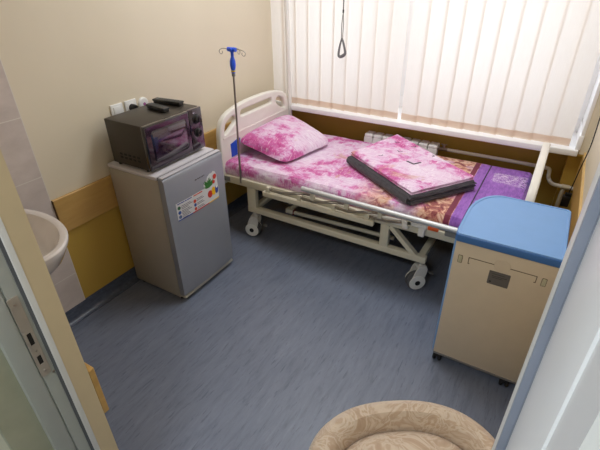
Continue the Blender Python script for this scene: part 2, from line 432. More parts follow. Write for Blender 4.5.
# ------------------------------------------------------------------ doorway (frame both sides)
M_jamb = plain('pale grey door frame enamel', rgb(170, 175, 172), .35, var=.02)
M_jw = plain('white door casing', rgb(222, 224, 224), .35, var=.01)
M_gask = plain('grey rubber gasket', rgb(92, 96, 102), .6)
M_backlit = plain('backlit grey frame step', rgb(140, 148, 166), .5)  # shade of the backlit frame step, painted in as slate grey
def doorway():
    d = bpy.data.objects.new('door_1', None); COL.objects.link(d); d['kind'] = 'structure'; d.location = (-.48, .3, 0)
    bm = new_bm()
    box(bm, -1.045, -.9985, .352, .3685, 0, 2.12, bev=.002); box(bm, .042, .078, .392, .4215, 0, 2.12, bev=.001)
    box(bm, -1.0, .037, .352, .372, 2.09, 2.12)
    obj('casing', bm, M_jw, d)
    bm = new_bm()
    box(bm, -1.045, -1.001, .344, .352, 0, 2.1)
    obj('gasket', bm, M_gask, d)
    bm = new_bm(); box(bm, .0425, .078, .384, .392, 0, 2.1)
    obj('gasket', bm, M_backlit, d, label='frame step strip painted in backlit slate grey')
    bm = new_bm()
    box(bm, -1.045, -1.004, .312, .344, 0, 2.1); box(bm, -1.045, -1.009, .308, .312, 0, 2.1); box(bm, -1.045, -1.004, .262, .308, 0, 2.1, bev=.003)
    obj('door_jamb', bm, M_jamb, d)
    bm = new_bm(); box(bm, .0508, .078, .378, .386, 0, 2.1)
    obj('rebate', bm, M_backlit, d, label='rebate strip painted in backlit slate grey')
    bm = new_bm()
    box(bm, .0512, .0755, .235, .379, 0, 2.1, bev=.001); box(bm, .0535, .075, .18, .235, 0, 2.1)
    obj('door_jamb', bm, plain('white door frame enamel', rgb(232, 235, 240), .35, var=.01), d)
    bm = new_bm(); box(bm, -1.045, -1.022, .18, .262, 0, 2.1)
    obj('rebate', bm, plain('grey green corridor enamel', rgb(168, 170, 150), .5), d)
    # strike plate with two latch openings
    bm = new_bm()
    My = Matrix(((0, 0, 1, -1.0025), (1, 0, 0, 0), (0, 1, 0, 0), (0, 0, 0, 1)))   # (u,v)->(Y,Z), normal X
    holes = [rrect(.3165, .3275, .965, 1.005, .002), rrect(.3165, .3275, .895, .925, .002)]
    plate(bm, rrect(.309, .335, .852, 1.122, .004), holes, .003, .0006, My)
    box(bm, -1.0015, -.9995, .311, .316, .955, 1.015, bev=.0005)
    pl = obj('strike_plate', bm, plain('worn steel strike plate', rgb(168, 160, 150), .4, .35, var=.1), d, label='worn metal strike plate')
    bm = new_bm(); box(bm, -1.0038, -1.0028, .3155, .3285, .89, 1.01)
    obj('latch_recess', bm, plain('dark latch recess', rgb(30, 28, 26), .9), pl)
    bm = new_bm()
    for z in (.87, .943, 1.10): lathe(bm, [(.0001, .0012), (.0032, .0010), (.0036, 0)][::-1], Matrix.Translation((-1.001, .322, z)) @ Matrix.Rotation(PI / 2, 4, 'Y'), 12)
    lathe(bm, [(.0042, 0), (.004, .0012), (.0001, .0014)], Matrix.Translation((-1.004, .340, .845)) @ Matrix.Rotation(PI / 2, 4, 'Y'), 12)
    obj('screw', bm, M_steel, pl)
doorway()

# ------------------------------------------------------------------ radiator and pipes
M_rad = plain('white radiator enamel', rgb(224, 224, 222), .35, var=.02)
rad = thing('radiator', 'white sectional radiator under the window sill behind the bed', 'radiator', (-.96, 3.15, .1))
nsec = 8; x0, x1 = -1.26, -.68
for k in range(nsec):
    bm = new_bm(); a = x0 + (x1 - x0) * k / nsec; b = x0 + (x1 - x0) * (k + 1) / nsec - .004
    box(bm, a + .006, b - .006, 3.085, 3.165, .14, .612, bev=.012)
    box(bm, a, b, 3.078, 3.086, .16, .61, bev=.003)
    box(bm, a, b, 3.08, 3.17, .603, .636, bev=.012, seg=3); box(bm, a, b, 3.08, 3.17, .12, .15, bev=.012)
    obj('radiator_section', bm, M_rad, rad)
bm = new_bm(); cyl(bm, (-.69, 3.14, .60), (-.62, 3.14, .60), .013); cyl(bm, (-.65, 3.14, .60), (-.65, 3.14, .635), .011); box(bm, -.672, -.628, 3.135, 3.145, .633, .639, bev=.002)
obj('valve', bm, M_steel, rad)
for x in (-1.15, -.8): bm = new_bm(); box(bm, x - .01, x + .01, 3.15, 3.241, .55, .57); obj('wall_bracket', bm, M_rad, rad)
bm = new_bm()
tube(bm, [(-.62, 3.14, .60), (-.4, 3.143, .601), (-.1, 3.145, .600), (.03, 3.15, .596)] + smooth_path([(.03, 3.15, .596), (.055, 3.15, .590), (.062, 3.145, .57), (.064, 3.14, .545), (.075, 3.135, .522), (.10, 3.09, .515), (.16, 3.085, .513), (.224, 3.085, .511)], 5), .0125, 14)
tag(obj('heating_pipe', bm, M_poly, origin=(-.62, 3.14, .60)), 'white plastic heating pipe running right from the radiator under the sill', 'pipe')
bm = new_bm()
tube(bm, smooth_path([(.17, 3.085, .496), (.166, 3.082, .47), (.164, 3.08, .42), (.164, 3.08, .30)], 4) + [Vector((.164, 3.08, 0))], .0125, 14)
cyl(bm, (.154, 3.085, .513), (.20, 3.085, .512), .0165)
tag(obj('heating_pipe', bm, M_pipe, origin=(.164, 3.08, 0)), 'yellowed heating pipe dropping to the floor in the corner by the cabinet', 'pipe')
bm = new_bm(); cyl(bm, (-1.948, 3.086, 0), (-1.972, 3.086, 2.75), .018)
lathe(bm, [(.03, 0), (.03, .008), (.021, .014)], Matrix.Translation((-1.948, 3.086, 0)))
tag(obj('riser_pipe', bm, plain('white riser enamel', rgb(238, 236, 232), .4, var=.01), origin=(-1.948, 3.086, 0)), 'white vertical pipe from floor to ceiling beside the headboard', 'pipe')

# ------------------------------------------------------------------ refrigerator
fr = thing('refrigerator', 'small grey refrigerator against the left wall with a vegetable sticker', 'refrigerator', (-1.87, 1.615, 0))
M_fside = plain('warm grey fridge cabinet', rgb(170, 162, 150), .45, var=.02)
M_fdoor = plain('silver grey fridge door', rgb(146, 149, 158), .32, .25, var=.015)
M_ftop = plain('pale fridge top', rgb(200, 196, 202), .4, var=.01)
bm = new_bm(); box(bm, -2.105, -1.712, 1.382, 1.850, .02, .818, bev=.006); obj('body', bm, M_fside, fr)
bm = new_bm(); box(bm, -2.105, -1.722, 1.380, 1.852, .818, .840, bev=.006); obj('top_panel', bm, M_ftop, fr, label='pale grey top panel')
bm = new_bm(); box(bm, -1.718, -1.708, 1.388, 1.846, .045, .835); obj('door_gasket', bm, plain('grey door seal', rgb(95, 95, 98), .7), fr)
# door, slightly bowed front and curved top edge
bm = new_bm()
My = Matrix(((0, 0, 1, 0), (1, 0, 0, 0), (0, 1, 0, 0), (0, 0, 0, 1)))
t = bmesh.new(); nY = 14
cols = []
for i in range(nY + 1):
    u = i / nY; y = 1.380 + .472 * u; bow = .012 * (1 - (2 * u - 1) ** 2)
    zt = .836
    xf = -1.668 + bow
    cols.append([t.verts.new(p) for p in ((-1.706, y, .05), (xf - .006, y, .05), (xf, y, .058), (xf, y, zt - .022), (xf - .006, y, zt - .008), (xf - .02, y, zt), (-1.706, y, zt))])
for a, b in zip(cols, cols[1:]):
    for k in range(7): t.faces.new((a[k], a[(k + 1) % 7], b[(k + 1) % 7], b[k]))
t.faces.new(cols[0]); t.faces.new(cols[-1][::-1]); bmesh.ops.recalc_face_normals(t, faces=t.faces); merge(bm, t)
door = obj('door', bm, M_fdoor, fr)
bm = new_bm(); box(bm, -1.703, -1.674, 1.384, 1.848, .8365, .842, bev=.002); obj('door_cap', bm, M_ftop, door, label='pale door top cap')
bm = new_bm(); box(bm, -1.716, -1.668, 1.386, 1.846, .026, .046, bev=.004); obj('plinth', bm, plain('pale plinth', rgb(182, 178, 166), .5), fr, label='pale strip under the door')
for x in (-1.72, -2.06):
    for y in (1.41, 1.82): bm = new_bm(); cyl(bm, (x, y, 0), (x, y, .022), .016); obj('foot', bm, M_rubber, fr)

# badge
def onf(y): return -1.668 + .012 * (1 - (2 * ((y - 1.38) / .472) - 1) ** 2)
bm = new_bm()
for y, w in ((1.595, .016), (1.615, .012), (1.631, .008), (1.644, .006), (1.655, .008), (1.667, .006)): box(bm, onf(y) - .001, onf(y) + .001, y, y + w * .8, .748, .755)
obj('badge', bm, plain('chrome badge', rgb(96, 92, 96), .3, .6), door)
# sticker (slanting white card with icons, fruit picture at its right end)
# local frame on the door: origin lower-left of the card
sy0, sz0 = 1.432, .562
def sp(u, v, e=0):          # u along the card, v up; the card is parallel to the floor line
    y = sy0 + u
    return Vector((onf(y) + .0012 + e, y, sz0 + v))
def on_door(bm, pts, e):
    n = len(pts); a = [bm.verts.new(sp(u, v, e)) for u, v in pts]; b = [bm.verts.new(sp(u, v, e - .0012)) for u, v in pts]
    f = bm.faces.new(a)
    for i in range(n): bm.faces.new((a[i], a[(i + 1) % n], b[(i + 1) % n], b[i]))
    bmesh.ops.triangulate(bm, faces=[f]); bmesh.ops.recalc_face_normals(bm, faces=bm.faces)
def disc(bm, u, v, r, e, n=14, sx=1, sv=1): on_door(bm, [(u + r * sx * math.cos(2 * PI * k / n), v + r * sv * math.sin(2 * PI * k / n)) for k in range(n)], e)
def bar(bm, u0, u1, v0, v1, e): on_door(bm, [(u0 + (u1 - u0) * k / 6, v0) for k in range(7)] + [(u1 - (u1 - u0) * k / 6, v1) for k in range(7)], e)
M_card = plain('white sticker film', rgb(214, 214, 216), .35, var=.01)
bm = new_bm()
bar(bm, 0, .34, 0, .108, 0)
on_door(bm, [(.222, .09), (.222, .13), (.235, .145), (.25, .15), (.262, .168), (.285, .18), (.305, .178), (.318, .185), (.335, .175), (.345, .15), (.345, .09), (.35, .05), (.345, .0), (.30, 0)], .0002)
stk = obj('sticker', bm, M_card, door, smooth=False, label='white sticker with icons and a vegetable picture')
def flat(c, n): return plain(n, rgb(*c), .5, var=.08, vs=60)
def stroke(items, c, nm, pn):
    if nm in ('icon', 'tomato') and len(items) > 1:
        for it in items: stroke([it], c, nm if it[0] == 'd' else 'heading', pn)
        return
    bm = new_bm()
    for it in items:
        if it[0] == 'b': bar(bm, *it[1:], .0008)
        else: disc(bm, it[1], it[2], it[3], it[4] if len(it) > 4 else .0008, 14, it[5] if len(it) > 5 else 1, it[6] if len(it) > 6 else 1)
    return obj(nm, bm, flat(c, pn), stk, smooth=False)
stroke([('b', .01, .013 + .02, .0985, .104), ('b', .036, .062, .0985, .104), ('b', .066, .078, .0985, .104), ('b', .082, .118, .0985, .104)], (60, 70, 150), 'heading', 'blue print')
stroke([('b', .132, .158, .0985, .105), ('b', .161, .205, .0985, .105), ('d', .137, .067, .011), ('d', .137, -.0 + .010 + .008, .010)], (204, 74, 52), 'icon', 'red print')
stroke([('d', .018, .076, .011)], (44, 100, 62), 'icon', 'green print')
stroke([('d', .018, .047, .011), ('d', .137, .043, .010)], (46, 84, 160), 'icon', 'blue icon print')
stroke([('d', .018, .020, .011)], (90, 110, 150), 'icon', 'slate icon print')
ln = []
for r, (v, k) in enumerate(((.080, 3), (.050, 3), (.023, 3))):
    for q in range(k): ln.append(('b', .034, .034 + (.07, .084, .052)[q] * (1 - .12 * r), v - .009 * q, v - .009 * q + .003))
for r, v in enumerate((.072, .046, .020)):
    for q in range(2): ln.append(('b', .152, .152 + (.05, .06)[q], v - .009 * q, v - .009 * q + .003))
stroke(ln, (96, 92, 104), 'small_print', 'grey print')
stroke([('b', 0, .11, -.0005, .005)], (40, 70, 160), 'border_line', 'blue border'); stroke([('b', .11, .25, -.0005, .005)], (196, 40, 60), 'border_line', 'red border'); stroke([('b', .25, .345, -.0005, .005)], (236, 190, 40), 'border_line', 'yellow border')
bm = new_bm(); random.seed(3)
for k in range(22):
    a = .5 + 2.3 * k / 21 + random.uniform(-.1, .1); L = random.uniform(.042, .068); c0, c1 = .268, .098
    du, dv = math.cos(a), math.sin(a); w = .0055
    on_door(bm, [(c0, c1), (c0 + du * L * .5 - dv * w, c1 + dv * L * .5 + du * w), (c0 + du * L, c1 + dv * L), (c0 + du * L * .5 + dv * w, c1 + dv * L * .5 - du * w)], .0010 + k * .00002)
obj('leafy_greens', bm, flat((52, 116, 52), 'leaf print'), stk, smooth=False)
stroke([('d', .268, .055, .021, .0018, 1, 1.1), ('d', .325, .148, .016, .0019), ('d', .312, .118, .011, .0019)], (196, 52, 40), 'tomato', 'tomato print')
stroke([('d', .302, .062, .022, .0022, .8, 1.25)], (240, 186, 30), 'yellow_pepper', 'pepper print')
stroke([('d', .330, .060, .019, .0024, .8, 1.3)], (52, 70, 150), 'blue_cup', 'blue cup print')
stroke([('d', .332, .078, .008, .0028)], (235, 235, 235), 'white_flower', 'white flower print')

# ------------------------------------------------------------------ microwave and remotes
mw = thing('microwave', 'black microwave oven with a dark mirrored door on the refrigerator', 'microwave', (-1.91, 1.61, .842))
M_mwb = plain('dark bronze grey steel', rgb(66, 60, 53), .4, .3, var=.03)
M_gloss = plain('black glass', rgb(16, 10, 16), .1, var=.02, coat=1)
bm = new_bm()
box(bm, -2.058, -1.782, 1.398, 1.822, .856, 1.100, bev=.004)
obj('body', bm, M_mwb, mw)
bm = new_bm()
for k in range(5):
    for r in range(2): box(bm, -1.99 + .034 * k, -1.968 + .034 * k, 1.3965, 1.399, .892 + .02 * r, .904 + .02 * r, bev=.001)
obj('side_vent', bm, M_rubber, mw)
for x in (-2.03, -1.81):
    for y in (1.42, 1.80): bm = new_bm(); cyl(bm, (x, y, .842), (x, y, .858), .012); obj('foot', bm, M_rubber, mw)
bm = new_bm(); box(bm, -1.782, -1.758, 1.397, 1.718, .857, 1.099, bev=.004)
md = obj('door', bm, M_gloss, mw)
n = N('violet tinted door window'); n.color(rgb(52, 26, 50)).rough(.12); n.b.inputs['Coat Weight'].default_value = 1; n.b.inputs['Specular IOR Level'].default_value = 1
bm = new_bm(); box(bm, -1.7585, -1.7572, 1.448, 1.682, .905, 1.055, bev=.0005)
obj('window', bm, n.m, md, label='dark violet mirrored window')
n = N('violet film'); n.color(n.ramp(n.noise(n.coord((1, 5, 14)), 4, 5, .7, .6), [(.35, rgb(20, 10, 20)), (.55, rgb(40, 20, 40)), (.7, rgb(66, 34, 68))])).rough(.16); n.b.inputs['Coat Weight'].default_value = 1
bm = new_bm(); My2 = Matrix(((0, 0, 1, -1.7575), (1, 0, 0, 0), (0, 1, 0, 0), (0, 0, 0, 1)))
plate(bm, rrect(1.405, 1.712, .866, 1.09, .008), [rrect(1.436, 1.692, .893, 1.065, .02)], .0012, .0003, My2)
obj('door_border', bm, n.m, md, label='violet patterned glossy border')
bm = new_bm(); box(bm, -1.782, -1.758, 1.720, 1.822, .857, 1.099, bev=.004)
cp = obj('control_panel', bm, n.m, mw, label='violet patterned control panel')
def kn(z):
    bm = new_bm()
    lathe(bm, [(.026, 0), (.027, .003), (.022, .006), (.020, .018), (.018, .020), (.0005, .020)], Matrix.Translation((-1.758, 1.772, z)) @ Matrix.Rotation(PI / 2, 4, 'Y'), 28)
    box(bm, -1.738, -1.734, 1.769, 1.775, z - .015, z + .015, bev=.001)
    return obj('knob', bm, M_black, cp)
kn(1.04); kn(.96)
bm = new_bm()
for z in (1.075,): box(bm, -1.7585, -1.757, 1.752, 1.765, z, z + .003)
obj('marking', bm, flat((190, 190, 200), 'white marking'), cp)

def remote(label, c, ang, L=.155, w=.044, col=(34, 33, 34)):
    t = thing('remote_control', label, 'remote control', (c[0], c[1], 1.1))
    M = Matrix.Translation((c[0], c[1], 1.1)) @ Matrix.Rotation(ang, 4, 'Z')
    bm = new_bm(); box(bm, -w / 2 * .8, w / 2 * .8, -L / 2, L / 2, .001, .016, M, bev=.003); box(bm, -w / 2, w / 2, -L / 2 - .004, L / 2 + .004, .014, .026, M, bev=.005, seg=3)
    obj('casing', bm, plain('charcoal remote plastic', rgb(*col), .42), t)
    bm = new_bm()
    for i in range(3):
        for j in range(6): box(bm, -.015 + i * .012, -.008 + i * .012, -L * .38 + j * .018, -L * .38 + j * .018 + .009, .0255, .0275, M, bev=.001)
    obj('button', bm, plain('grey rubber buttons', rgb(96, 98, 98), .6), t)
    bm = new_bm(); box(bm, -.016, .016, L * .33, L * .41, .0255, .0268, M, bev=.0006)
    obj('display', bm, plain('dull blue key strip', rgb(70, 84, 96), .3), t)
remote('short dark remote control on the microwave, nearer its front edge', (-1.915, 1.648), math.radians(83))
remote('longer black remote control on the microwave, nearer the wall', (-1.950, 1.762), math.radians(96), .19, .046, (26, 25, 25))

# ------------------------------------------------------------------ wall switch, socket, round outlet
M_wp = plain('white switch plastic', rgb(232, 232, 230), .35, var=.01)
def wplate(name, label, cat, y, z, s=.08):
    t = thing(name, label, cat, (XL, y, z)); bm = new_bm(); box(bm, XL, XL + .010, y - s / 2, y + s / 2, z - s / 2, z + s / 2, bev=.003, seg=3)
    obj('cover_plate', bm, M_wp, t); return t
t = wplate('light_switch', 'white square light switch on the wall, left of the socket', 'light switch', 1.54, 1.092)
bm = new_bm(); box(bm, XL + .009, XL + .0145, 1.515, 1.565, 1.065, 1.119, bev=.002); obj('rocker', bm, M_wp, t)
t = wplate('wall_socket', 'white wall socket with a black plug behind the microwave', 'socket', 1.637, 1.092)
bm = new_bm(); box(bm, XL + .009, XL + .0115, 1.612, 1.662, 1.067, 1.117, bev=.001); obj('socket_insert', bm, M_wp, t)
bm = new_bm(); lathe(bm, [(.021, 0), (.021, .02), (.017, .034), (.0005, .036)], Matrix.Translation((XL + .0115, 1.638, 1.089)) @ Matrix.Rotation(PI / 2, 4, 'Y'), 24)
cyl(bm, (XL + .03, 1.638, 1.07), (XL + .03, 1.638, 1.0), .004)
tag(obj('socket_plug', bm, M_black, origin=(XL + .0115, 1.638, 1.089)), 'round black plug in the white wall socket', 'plug')
t = thing('call_switch', 'round white call button on the wall just behind the microwave', 'call button', (XL, 1.728, 1.092))
bm = new_bm(); lathe(bm, [(.036, 0), (.036, .008), (.030, .014), (.0005, .015)], Matrix.Translation((XL, 1.728, 1.09)) @ Matrix.Rotation(PI / 2, 4, 'Y'), 32); obj('housing', bm, M_wp, t)
bm = new_bm(); lathe(bm, [(.009, 0), (.009, .003), (.0005, .004)], Matrix.Translation((XL + .0145, 1.728, 1.088)) @ Matrix.Rotation(PI / 2, 4, 'Y'), 20); obj('button', bm, plain('violet red button', rgb(164, 92, 150), .5), t, label='small violet button')

# ------------------------------------------------------------------ hospital bed
bed = thing('hospital_bed', 'adjustable hospital bed with cream steel frame and ivory headboard', 'bed', (-1.0, 2.62, 0))
MyB = lambda x: Matrix(((0, 0, 1, x), (1, 0, 0, 2.610), (0, 1, 0, -.015), (0, 0, 0, 1)))
half = [(.450, .43), (.452, .60), (.450, .74), (.445, .80), (.432, .85), (.408, .89), (.37, .918), (.31, .938), (.22, .955), (.11, .964)]
def hb_outline(dz=0):
    r = [(y, z + dz) for y, z in half]; l = [(-y, z + dz) for y, z in half[::-1]]
    return r + [(0, .966 + dz)] + l
def hb_holes(dz=0):
    a = round_poly([(-.392, .795), (-.365, .79), (-.280, .835), (-.258, .868), (-.280, .893), (-.33, .882), (-.372, .856)], 3)
    c = rrect(-.20, .20, .866, .908, .019)
    c = [(y, z + .022 * (1 - (y / .2) ** 2) * .6) for y, z in c]
    b = [(-y, z) for y, z in a][::-1]
    return [[(y, z + dz) for y, z in h] for h in (a, c, b)]
def endboard(name, x, dz, side):
    bm = new_bm(); plate(bm, hb_outline(dz), hb_holes(dz), .042, .012, MyB(x))
    o = obj(name, bm, M_abs, bed)
    xf = x + side * .021
    for s in (-1, 1):
        bm = new_bm(); pts = [(s * .345, .605 + dz), (s * .345, .705 + dz), (s * .27, .72 + dz), (s * .235, .72 + dz), (s * .25, .605 + dz)]
        plate(bm, pts if s > 0 else pts[::-1], [], .004, .001, MyB(xf + side * .001)); obj('blue_panel', bm, M_blue, o, label='royal blue inset panel')
    bm = new_bm(); plate(bm, rrect(-.415, .415, .755 + dz, .770 + dz, .006), [], .006, .002, MyB(xf)); obj('ridge', bm, M_abs, o)
    for s in (-1, 1):
        bm = new_bm(); box(bm, x - .024, x + .03, 2.615 + s * .46 - .022 - .02 * (s < 0), 2.615 + s * .46 + .022 - .02 * (s < 0), .425, .535, bev=.01, seg=3)
        obj('corner_bumper', bm, M_abs, bed)
endboard('headboard', -1.965, 0, 1)
endboard('footboard', .0, -.08, -1)
bm = new_bm()
for y in (2.182, 3.038): box(bm, -1.942, -.022, y - .016, y + .016, .438, .492, bev=.004)
for x in (-1.93, -1.3, -.72, -.05): box(bm, x - .018, x + .018, 2.19, 3.05, .445, .485)
obj('bed_frame', bm, M_bed, bed)
bm = new_bm(); box(bm, -1.95, -.03, 2.2, 3.035, .484, .494); obj('mattress_deck', bm, M_dark, bed)
for x in (-1.93, -.06):
    bm = new_bm(); box(bm, x - .035, x + .035, 2.1645, 2.168, .448, .484, bev=.002); obj('socket_plate', bm, M_greyp, bed, label='grey plastic rail insert')
for y, nm in ((2.2, 0), (3.02, 1)):
    bm = new_bm()
    box(bm, -1.765, -.445, y - .02, y + .02, .232, .276, bev=.004)
    box(bm, -1.762, -1.690, y - .02, y + .02, .27, .445, bev=.004)
    box(bm, -.745, -.690, y - .02, y + .02, .27, .445, bev=.004)
    t = bmesh.new(); bmesh.ops.create_cube(t, size=1)
    L = .235; M = Matrix.Translation((-.60, y, .345)) @ Matrix.Rotation(math.radians(43), 4, 'Y') @ Matrix.Diagonal((L, .035, .028, 1))
    if nm == 0: merge(bm, t, M)
    obj('base_frame', bm, M_bed, bed)
bm = new_bm()
for x in (-1.73, -.48):
    bm = new_bm(); box(bm, x - .02, x + .02, 2.2, 3.02, .236, .272, bev=.003); obj('cross_member', bm, M_bed, bed)
bm = new_bm(); box(bm, -1.60, -1.56, 2.2, 3.02, .38, .42); tube(bm, [(-1.72, 2.24, .26), (-1.59, 2.95, .41)], .014)
obj('cross_member', bm, M_bed, bed)
bm = new_bm(); cyl(bm, (-1.47, 2.34, .226), (-.70, 2.34, .248), .014); pass
cs = obj('crank_shaft', bm, M_bed, bed)
bm = new_bm(); box(bm, -1.53, -1.47, 2.32, 2.37, .215, .25, bev=.006); box(bm, -1.55, -1.40, 2.40, 2.46, .27, .30, bev=.006); tube(bm, [(-1.50, 2.35, .25), (-1.42, 2.42, .30), (-1.30, 2.6, .36)], .014); cyl(bm, (-1.56, 2.42, .25), (-1.40, 2.47, .29), .02)
obj('gear_bracket', bm, M_bed, cs)
bm = new_bm(); box(bm, -1.472, -1.462, 2.325, 2.355, .21, .245); obj('red_collar', bm, plain('red collar', rgb(120, 40, 34), .5), cs, label='small red collar')
# folded collapsible side rail (near side), plus the far side one
def side_rail(s):
    Y = lambda d: 2.165 - d if s > 0 else 3.065 + d
    bm = new_bm()
    box(bm, -1.585, -.775, min(Y(.012), Y(.040)), max(Y(.012), Y(.040)), .428, .462, bev=.003)
    r = obj('side_rail', bm, M_bed, bed)
    bm = new_bm(); tube(bm, [(-1.27, Y(.038), .562), (-.9, Y(.038), .556), (-.10, Y(.038), .545)], .0165, 16)
    for x in (-1.27, -.10): pass
    obj('rail_handle', bm, M_alu, r, label='satin aluminium top tube')
    xs = [-1.545, -1.30, -1.05, -.82]
    for x in xs:
        bm = new_bm(); box(bm, x - .013, x + .013, min(Y(.008), Y(.034)), max(Y(.008), Y(.034)), .458, .500, bev=.003); obj('rail_bracket', bm, M_bed, r)
    for x in (-1.20, -.96, -.74, -.56):
        bm = new_bm(); box(bm, x - .014, x + .014, min(Y(.012), Y(.036)), max(Y(.012), Y(.036)), .492, .552, bev=.003)
        obj('rail_bracket', bm, M_bed, r)
    for k, x in enumerate(xs):
        for dd in (0, .012):
            bm = new_bm(); tube(bm, smooth_path([(x - .005, Y(.028), .484 + dd), (x + .12, Y(.030), .480 + dd), (x + .26, Y(.032), .515 + dd), (x + .345, Y(.032), .522 + dd)], 3), .0042, 8)
            obj('rail_strut', bm, M_steel, r)
    bm = new_bm(); box(bm, -.80, -.60, min(Y(.004), Y(.016)), max(Y(.004), Y(.016)), .47, .495, bev=.003)
    tube(bm, [(-.9, Y(.022), .497), (-.74, Y(.022), .505), (-.52, Y(.022), .512)], .007, 8)
    box(bm, -.605, -.46, min(Y(.006), Y(.036)), max(Y(.006), Y(.036)), .500, .527, bev=.004)
    box(bm, -.60, -.565, min(Y(.006), Y(.036)), max(Y(.006), Y(.036)), .468, .51, bev=.006)
    box(bm, -.505, -.468, min(Y(.006), Y(.036)), max(Y(.006), Y(.036)), .445, .51, bev=.006)
    obj('rail_latch', bm, M_abs, r)
    bm = new_bm(); box(bm, -.455, -.395, min(Y(.008), Y(.030)), max(Y(.008), Y(.030)), .500, .520, bev=.004)
    obj('release_lever', bm, plain('orange plastic', rgb(226, 96, 36), .45), r, label='orange release lever')
    bm = new_bm(); box(bm, -.36, -.28, min(Y(.004), Y(.03)), max(Y(.004), Y(.03)), .49, .53, bev=.006); obj('end_stop', bm, M_greyp, r)
side_rail(1)
# castors
M_cover = plain('white wheel cover', rgb(236, 235, 230), .35)
def caster(x, y, ang):
    M = Matrix.Translation((x, y, 0)) @ Matrix.Rotation(ang, 4, 'Z')
    bm = new_bm()
    cyl(bm, M @ Vector((0, 0, .165)), M @ Vector((0, 0, .235)), .014)
    box(bm, -.030, .030, -.030, .030, .160, .178, M, bev=.006)
    # two side cheeks
    for s in (-1, 1):
        out = [(.028, .17), (.030, .12), (-.0, .045), (-.04, .035), (-.062, .07), (-.05, .12), (-.028, .17)]
        plate(bm, round_poly(out, 3), [], .007, .002, M @ Matrix.Translation((0, s * .030, 0)) @ Matrix.Rotation(PI / 2, 4, 'X'))
    c = obj('caster', bm, plain('pale grey castor plastic', rgb(216, 214, 208), .4), bed)
    bm = new_bm()
    for s in (-1, 1):
        lathe(bm, [(.0005, -.010), (.052, -.010), (.0615, -.005), (.0615, .005), (.052, .010), (.0005, .010)], M @ Matrix.Translation((-.022, s * .012, .0615)) @ Matrix.Rotation(PI / 2, 4, 'X'), 32)
    obj('wheel', bm, plain('grey castor tread', rgb(92, 92, 94), .6), c)
    for s in (-1, 1):
        bm = new_bm(); lathe(bm, [(.0005, 0), (.053, 0), (.052, .004), (.0005, .006)], M @ Matrix.Translation((-.022, s * .033, .0615)) @ Matrix.Rotation(-s * PI / 2, 4, 'X'), 28)
        obj('wheel_cover', bm, M_cover, c, label='white disc cover')
        bm = new_bm(); lathe(bm, [(.0005, 0), (.017, 0), (.017, .003), (.0005, .004)], M @ Matrix.Translation((-.022, s * .0385, .0615)) @ Matrix.Rotation(-s * PI / 2, 4, 'X'), 18)
        obj('hub', bm, M_rubber, c, label='black hub')
    bm = new_bm(); box(bm, .020, .052, -.014, .014, .118, .128, M @ Matrix.Rotation(.35, 4, 'Y'), bev=.004); obj('brake_pedal', bm, M_greyp, c)
caster(-1.745, 2.235, math.radians(14)); caster(-.482, 2.246, math.radians(40)); caster(-1.735, 3.02, math.radians(160)); caster(-.49, 3.02, math.radians(200))

# IV pole
iv = thing('iv_pole', 'thin steel drip pole with blue hook head at the bed head', 'drip pole', (-1.80, 2.168, .45))
def ivp(z): return Vector((-1.800 + .022 * (z - .46) / .9, 2.170, z))
bm = new_bm(); tube(bm, [ivp(.46), ivp(.80)], .0085, 16); tube(bm, [ivp(.80), ivp(1.25)], .0068, 16); obj('pole', bm, M_steel, iv)
bm = new_bm(); tube(bm, [ivp(z) for z in (1.215, 1.235, 1.243, 1.26, 1.285, 1.31, 1.335, 1.345)], [.0125, .0125, .0155, .0185, .018, .010, .0095, .014], 18)
hd = obj('hook_head', bm, plain('bright blue plastic', rgb(44, 92, 226), .35, var=.02), iv, label='bright blue grip and hub')
T = ivp(1.352); bm = new_bm()
tube(bm, [T + Vector((-.03, 0, 0)), T + Vector((.03, 0, 0))], .0125, 14); tube(bm, [T + Vector((0, -.02, 0)), T + Vector((0, .02, 0))], .0105, 14)
obj('hub', bm, hd.data.materials[0], hd)
bm = new_bm(); tube(bm, [ivp(1.222), ivp(1.232)], .0135, 18); obj('yellow_band', bm, plain('yellow band', rgb(206, 180, 50), .5), hd, label='yellow band')
bm = new_bm(); tube(bm, [ivp(1.196), ivp(1.215)], .0115, 18); obj('collar', bm, M_greyp, hd)
for d in ((1, 0), (-1, 0), (.25, .45)):
    D = Vector((d[0], d[1], 0)); pts = [T, T + D * .06 + Vector((0, 0, .002)), T + D * .088 - Vector((0, 0, .004)), T + D * .100 - Vector((0, 0, .015)), T + D * .096 - Vector((0, 0, .028)), T + D * .083 - Vector((0, 0, .031)), T + D * .074 - Vector((0, 0, .022)), T + D * .077 - Vector((0, 0, .014))]
    bm = new_bm(); tube(bm, smooth_path(pts, 4), .0021, 8); obj('hook', bm, M_steel, hd)

